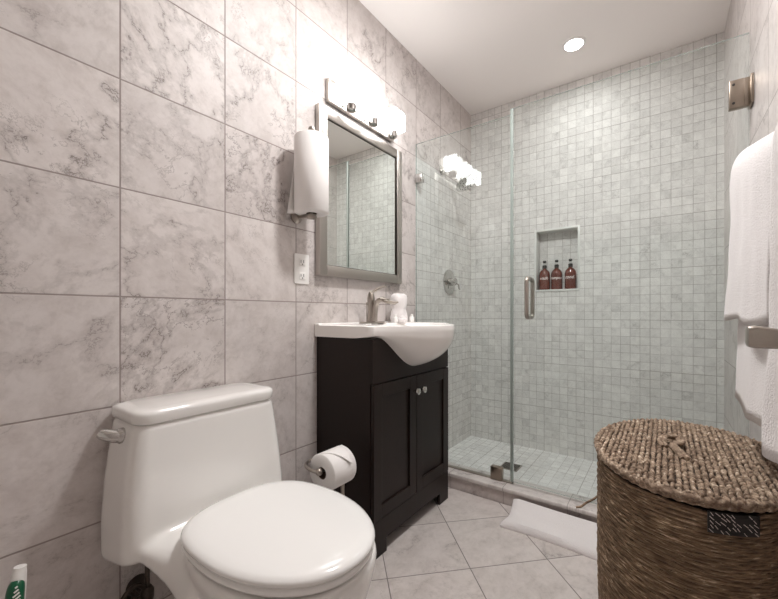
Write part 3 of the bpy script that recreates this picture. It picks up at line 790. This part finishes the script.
# ================================================================ TOILET PAPER STAND
TX, TZ = 0.262, 0.412
TY0, TY1 = 0.888, 0.996
ts = thing('toilet_paper_stand', 'nickel toilet paper stand between toilet and vanity', 'paper stand', (0.235, 1.03, 0))
build('base', B().lathe([(0.075, 0.0006), (0.075, 0.006), (0.06, 0.012), (0.012, 0.018)], (0.235, 1.018, 0), 'Z', 32), M['nickel'], ts)
build('pole', B().tube([(0.235, 1.018, 0.016), (0.235, 1.018, 0.40)], 0.0075, 12), M['nickel'], ts)
armp = bez([(0.235, 1.018, 0.398), (0.215, 1.008, 0.416), (0.190, 0.975, 0.424), (0.183, 0.92, 0.424), (0.187, 0.884, 0.421), (0.212, 0.868, 0.417), (0.245, 0.868, 0.413), (0.262, 0.878, 0.411)], 6)
build('arm', B().tube(armp, 0.0062, 10).tube([(TX, 0.884, 0.4115), (TX, 0.995, 0.4115)], 0.006, 10), M['nickel'], ts)
s_ = bmesh.new(); bmesh.ops.create_uvsphere(s_, u_segments=20, v_segments=14, radius=0.0125); s_.transform(Matrix.Translation((TX, 0.876, 0.412)))
build('ball_end', B().bm(s_), M['nickel'], ts)
RT = 0.065
tr_ = thing('toilet_paper_roll', 'white toilet paper roll with folded point on nickel stand', 'toilet paper', (TX, 0.94, 0.404))
CZ_ = 0.403
def cyl_ring(r, y): return [(TX + r * math.cos(a), y, CZ_ + r * math.sin(a)) for a in [2 * PI * k / 56 for k in range(56)]]
build('roll', B().loft([cyl_ring(0.021, TY0), cyl_ring(RT - 0.003, TY0), cyl_ring(RT, TY0 + 0.003), cyl_ring(RT, TY1 - 0.003), cyl_ring(RT - 0.003, TY1), cyl_ring(0.021, TY1), cyl_ring(0.021, TY0)], cap=False), M['paper'], tr_, 50)
build('core', B().loft([cyl_ring(0.0192, TY0 + 0.001), cyl_ring(0.0208, TY0 + 0.001), cyl_ring(0.0208, TY1 - 0.001), cyl_ring(0.0192, TY1 - 0.001), cyl_ring(0.0192, TY0 + 0.001)], cap=False), M['card'], tr_, 50)
# folded point of the first sheet, lying on the outside of the roll
fp = B(); nA = 14
for i in range(nA):
    for sgn in (0,):
        pass
def fold(u, v):
    ang = math.radians(98 - 78 * u)
    half = (TY1 - TY0) / 2 - 0.002
    yc_ = (TY0 + TY1) / 2
    y = yc_ + (2 * v - 1) * half * (1 - u) + 0.022 * u
    r = RT + 0.0022 + 0.007 * u * u
    return (TX + r * math.cos(ang), y, CZ_ + r * math.sin(ang))
fo = build('folded_sheet', B().grid(fold, 14, 8), M['paper'], tr_)
sm = fo.modifiers.new('thickness', 'SOLIDIFY'); sm.thickness = 0.0018

# ================================================================ FOLDED TOWEL ON THE FLOOR
mt = B(); secs = []
NX = 40
for i in range(NX + 1):
    t = i / NX; x = 0.625 + 0.66 * t
    e = min(1, t / 0.03, (1 - t) / 0.03); e = max(0.25, e) ** 0.5
    y0 = 1.600 + 0.012 * math.sin(t * 5) + 0.012 * (1 - t); y1 = 1.800
    if t < 0.08: y0 += 0.0
    rg = []
    n2 = 15
    hgt = lambda s: 0.002 + 0.040 * max(0, (s - 0.45) / 0.55) ** 1.4 * (1 - 0.3 * t)
    th = 0.027 * e
    for k in range(n2):
        s = k / (n2 - 1)
        rg.append((x + 0.010 * math.sin(s * PI), y0 + (y1 - y0) * s, 0.001 + hgt(s) - 0.002))
    for k in range(n2):
        s = 1 - k / (n2 - 1)
        rnd = math.sin(min(1, min(s, 1 - s) / 0.08) * PI / 2) ** 0.5 if min(s, 1 - s) < 0.08 else 1
        rg.append((x + 0.010 * math.sin(s * PI), y0 - 0.006 * (1 - abs(2 * s - 1)) * 0 + (y1 - y0) * s, 0.001 + hgt(s) - 0.002 + th * (0.45 + 0.55 * rnd) + 0.002 * math.sin(s * 9 + t * 7)))
    secs.append(rg)
mt.loft(secs)
bm_ = build('bath_mat', mt, M['terry'], None, 50, origin=(0.95, 1.7, 0))
tag(bm_, 'white folded towel bath mat lying on floor along the shower curb', 'bath mat')

# ================================================================ WICKER HAMPER
HX, HY, HA, HB, HZ = 1.272, 1.215, 0.203, 0.292, 0.585
ha = thing('laundry_hamper', 'tall oval brown woven seagrass laundry hamper with lid', 'hamper', (HX, HY, 0))
def ell(a_, sx=1.0, sy=1.0, z=0.0, g=0.0):
    return (HX + (HA * sx + g) * math.cos(a_), HY + (HB * sy + g) * math.sin(a_), z)
bd = B(); rows = 66; pitch = (HZ - 0.02) / rows
NE = 150
for i in range(rows):
    z = 0.008 + pitch * (i + 0.5)
    k_ = 0.965 + 0.035 * min(1, z / 0.3)
    pts = []
    for j in range(NE):
        a_ = 2 * PI * j / NE
        w_ = 0.0011 * math.sin(a_ * 30 + (i % 2) * PI) + 0.0016 * noise.noise(Vector((a_ * 4, i * 0.9, 0)))
        pts.append(ell(a_, k_, k_, z + 0.0045 * noise.noise(Vector((math.cos(a_) * 2, math.sin(a_) * 2, i * 0.15))) + 0.0006 * math.sin(a_ * 47 + i * 2.3), -0.004 + w_))
    bd.tube(pts, 0.0046, 6, closed=True)
body_h = build('body', bd, M['rope_body'], ha, 60)
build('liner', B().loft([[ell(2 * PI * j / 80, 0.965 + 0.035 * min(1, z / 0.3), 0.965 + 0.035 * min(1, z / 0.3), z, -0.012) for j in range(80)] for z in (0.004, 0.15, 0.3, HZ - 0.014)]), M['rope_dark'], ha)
st_ = B()
for j in range(30):
    a_ = 2 * PI * (j + 0.5) / 30
    st_.tube([ell(a_, 0.965 + 0.035 * min(1, z / 0.3), 0.965 + 0.035 * min(1, z / 0.3), z, -0.0105) for z in (0.004, 0.2, 0.3, HZ - 0.014)], 0.004, 6)
build('stakes', st_, M['rope_dark'], ha)
# handle opening wrapped in black and white cord, under the lid on the viewer's side
hnd = B(); ribs = B()
A0, A1 = None, None
a_list = []
import bisect
for j in range(720):
    a_ = 2 * PI * j / 720; p = ell(a_)
    if p[1] < HY and 1.290 <= p[0] <= 1.368: a_list.append(a_)
A0, A1 = min(a_list), max(a_list)
def hp_(u, v): return ell(A0 + (A1 - A0) * u, 1, 1, 0.537 + 0.040 * v, 0.0045)
hnd.grid(hp_, 20, 4)
pat = build('handle_wrap', hnd, M['black'], ha)
sm = pat.modifiers.new('thickness', 'SOLIDIFY'); sm.thickness = 0.003; sm.offset = 0
for r_ in range(5):
    for c_ in range(9):
        if random.random() < 0.3: continue
        u0 = (c_ + 0.15 + 0.35 * random.random()) / 9.5; v0 = (r_ + 0.5) / 5
        L = 0.05 + 0.05 * random.random()
        a1_ = A0 + (A1 - A0) * u0; a2_ = A0 + (A1 - A0) * min(0.98, u0 + L)
        ribs.tube([ell(a1_, 1, 1, 0.537 + 0.040 * v0 + 0.003, 0.0062), ell(a2_, 1, 1, 0.537 + 0.040 * v0 - 0.003, 0.0062)], 0.0006, 5)
build('cord_marks', ribs, M['ink'], pat)
# lid
lz = HZ
lid = B().loft([[ell(2 * PI * j / 96, 1, 1, z, g) for j in range(96)] for z, g in ((lz + 0.002, -0.004), (lz + 0.004, 0.002), (lz + 0.010, 0.002), (lz + 0.014, -0.006))])
lido = build('lid', lid, M['rope_dark'], ha)
wv = B()
rowp, step = 0.0118, 0.0128
nr = int(2 * HA / rowp) + 2
for i in range(nr):
    x = HX - HA + rowp * (i + 0.3)
    dx = (x - HX) / (HA + 0.001)
    if abs(dx) >= 0.985: continue
    half = (HB - 0.002) * math.sqrt(1 - dx * dx)
    n_ = int(2 * half / step)
    for j in range(n_ + 1):
        y = HY - half + 2 * half * (j + 0.5 * 0) / max(1, n_)
        zz = lz + 0.0155 + 0.002 * noise.noise(Vector((x * 14, y * 14, 0))) + 0.0018 * math.sin(i * PI)
        tw = (0.5 if i % 2 else -0.5) + random.uniform(-0.35, 0.35)
        s1 = bmesh.new(); bmesh.ops.create_uvsphere(s1, u_segments=8, v_segments=6, radius=1)
        s1.transform(Matrix.Translation((x + random.uniform(-0.001, 0.001), y, zz + random.uniform(-0.001, 0.0015))) @ Matrix.Rotation(tw, 4, 'Z') @ Matrix.Rotation(random.uniform(-0.35, 0.35), 4, 'X') @ Matrix.Diagonal((random.uniform(0.0038, 0.0050), random.uniform(0.0085, 0.0112), 0.0058, 1)))
        wv.bm(s1)
build('lid_weave', wv, M['rope_lid'], lido, 60)
rimb = B()
for zz, rr, g in ((lz + 0.010, 0.0075, 0.001), (lz + 0.0005, 0.0050, 0.000)):
    N3 = 230; pp = []
    for j in range(N3):
        a_ = 2 * PI * j / N3
        pp.append(ell(a_, 1, 1, zz + 0.0012 * math.sin(a_ * 60), g + 0.0014 * math.cos(a_ * 60)))
    rimb.tube(pp, rr, 8, closed=True)
build('lid_rim', rimb, M['rope_lid'], lido, 60)
kn = B()
kp = bez([(1.222, 1.190, lz + 0.020), (1.215, 1.215, lz + 0.030), (1.228, 1.240, lz + 0.036), (1.252, 1.238, lz + 0.034), (1.256, 1.214, lz + 0.030), (1.240, 1.196, lz + 0.026), (1.252, 1.150, lz + 0.024), (1.262, 1.118, lz + 0.020)], 8)
kn.tube(kp, 0.0065, 8); kn.tube([p + Vector((0.008, -0.004, 0.003)) for p in kp], 0.0055, 8)
build('lid_loop', kn, M['rope_lid'], lido, 60)
cl = bez([(1.076, 1.150, 0.452), (1.066, 1.130, 0.447), (1.050, 1.125, 0.435), (1.038, 1.118, 0.424), (1.026, 1.115, 0.420)], 6)
build('closure_cord', B().tube(cl, 0.0028, 8), M['rope_body'], ha, 60)

# ================================================================ TOWELS ON THE RIGHT WALL
def draped(name, y0, y1, zf, zbk, xo, top, topn, r, wav, label, seed, xb=1.478, thick=0.012, origin=None):
    """towel over a rail that runs along the wall; xo = room-side face of the front fall"""
    prof = []
    rx = (xb - xo) / 2; cx_ = (xb + xo) / 2; cz_ = top - rx * 1.5
    nf, na, nb = 22, 16, 10
    for i in range(nf): prof.append((xo - 0.018 * (1 - i / nf) ** 2 * r, zf + (cz_ - zf) * i / nf, 1))
    for i in range(na + 1):
        a_ = PI - PI * i / na; prof.append((cx_ + rx * math.cos(a_), cz_ + rx * 1.5 * math.sin(a_) ** 0.9 if 0 < i < na else cz_, 0.3))
    for i in range(1, nb + 1): prof.append((xb, cz_ + (zbk - cz_) * i / nb, 0))
    NW = 30; rows_ = []
    for j in range(NW + 1):
        t = j / NW; y = y0 + (y1 - y0) * t
        row = []
        for (x, z, wt) in prof:
            z += (topn - top) * (1 - t) * max(0, min(1, (z - 1.0) / (cz_ - 1.0)))
            fall = max(0, (cz_ - z)) / max(0.01, cz_ - zf)
            dx = wt * wav * (0.3 + 0.7 * fall) * math.sin(t * 9 + seed) + wt * 0.004 * noise.noise(Vector((z * 9, t * 6, seed)))
            dz = 0.006 * math.sin(t * 7 + seed * 2) * (1 if fall > 0.9 else 0)
            yy = y + 0.012 * noise.noise(Vector((z * 6, seed, 0))) - (0.035 * fall * (t - 0.5) * -0.4)
            row.append((x + dx, yy, z + dz))
        rows_.append(row)
    b = B(); b.grid(lambda u, v: rows_[round(u * NW)][round(v * (len(prof) - 1))], NW, len(prof) - 1)
    o = build(name, b, M['terry'], None, 60, origin=origin or (1.44, (y0 + y1) / 2, 1.25))
    sm = o.modifiers.new('thickness', 'SOLIDIFY'); sm.thickness = thick; sm.offset = -1
    return o, prof, rows_
rail = thing('towel_rail', 'nickel towel rail on the right wall, holding the white towels', 'towel rail', (1.44, 0.9, 1.235))
o1, p1, r1 = draped('bath_towel', 0.955, 1.355, 0.72, 0.78, 1.395, 1.375, 1.27, 0.8, 0.004, 'w', 0.3, thick=0.010)
tag(o1, 'white bath towel hanging behind the short hand towel on the right wall', 'towel', 'white towels on the right wall')
o2, p2, r2 = draped('hand_towel', 0.90, 1.380, 0.935, 0.95, 1.376, 1.415, 1.295, 0.6, 0.003, 'w', 1.3, xb=1.4895, thick=0.009)
tag(o2, 'short white hand towel with woven band at the hem, nearest the shower', 'towel', 'white towels on the right wall')
o3, p3, r3 = draped('bath_towel', 0.66, 0.865, 0.725, 0.75, 1.372, 1.31, 1.31, 0.4, 0.006, 'w', 2.6, xb=1.478, thick=0.014)
tag(o3, 'long thick white bath towel at the right edge, nearest the camera', 'towel', 'white towels on the right wall')
build('rail', B().tube([(1.436, 0.35, 1.235), (1.436, 1.38, 1.235)], 0.008, 14), M['nickel'], rail)
for y in (0.36,):
    build('post', B().tube([(1.436, y, 1.235), (1.4915, y, 1.235)], 0.010, 12), M['nickel'], rail)

bar = thing('towel_holder', 'squared nickel towel arm jutting in front of the white towels', 'towel holder', (1.4915, 0.61, 0.927))
def sec(x, h, wd, zc): return [(x, p[0], p[1]) for p in rrect(0.61 - wd, 0.61 + wd, zc - h, zc + h, 0, min(h, wd) * 0.5, 6)]
build('arm', B().loft([sec(1.305, 0.0085, 0.006, 0.9265), sec(1.3065, 0.0122, 0.010, 0.9265), sec(1.313, 0.0135, 0.012, 0.9265), sec(1.345, 0.0105, 0.0115, 0.9240), sec(1.485, 0.0095, 0.011, 0.9235)]), M['nickel'], bar, 40)
build('wall_plate', B().box(1.4845, 1.4915, 0.585, 0.635, 0.898, 0.949, 0.003), M['nickel'], bar)

# ================================================================ CEILING LAMP AND ADDED FILL LIGHT
def downlight(x, y, r, mat, label, nm='recessed_light'):
    t = thing(nm, label, 'ceiling lamp', (x, y, H))
    build('trim_ring', B().loft([[(x + q_ * math.cos(a), y + q_ * math.sin(a), H - h) for a in [2 * PI * k / 48 for k in range(48)]] for q_, h in
          ((r, 0.0005), (r * 1.3, 0.0005), (r * 1.28, 0.004), (r * 1.02, 0.007), (r, 0.0005))], cap=False), M['trimw'], t, 50)
    build('lens', B().lathe([(r * 0.995, -0.0006), (r * 0.98, -0.004), (r * 0.6, -0.0055)], (x, y, H), 'Z', 40), mat, t)
    return t
dl = downlight(0.804, 2.303, 0.048, M['lamp_s'], 'small round recessed ceiling light glowing over the shower')
al = bpy.data.lights.new('beam', 'AREA'); al.shape = 'DISK'; al.size = 0.08; al.energy = P_SPOT; al.spread = math.radians(168); al.color = (1, 0.985, 0.97)
ao = bpy.data.objects.new('beam', al); C.objects.link(ao); ao.parent = dl; ao.location = (0, 0, -0.0075)
downlight(0.85, 1.15, 0.12, M['lamp_fill'], 'added round fill light on the ceiling, just above the camera view', 'added_fill_light')  # unseen light added to brighten the room, shaped like a flush lamp
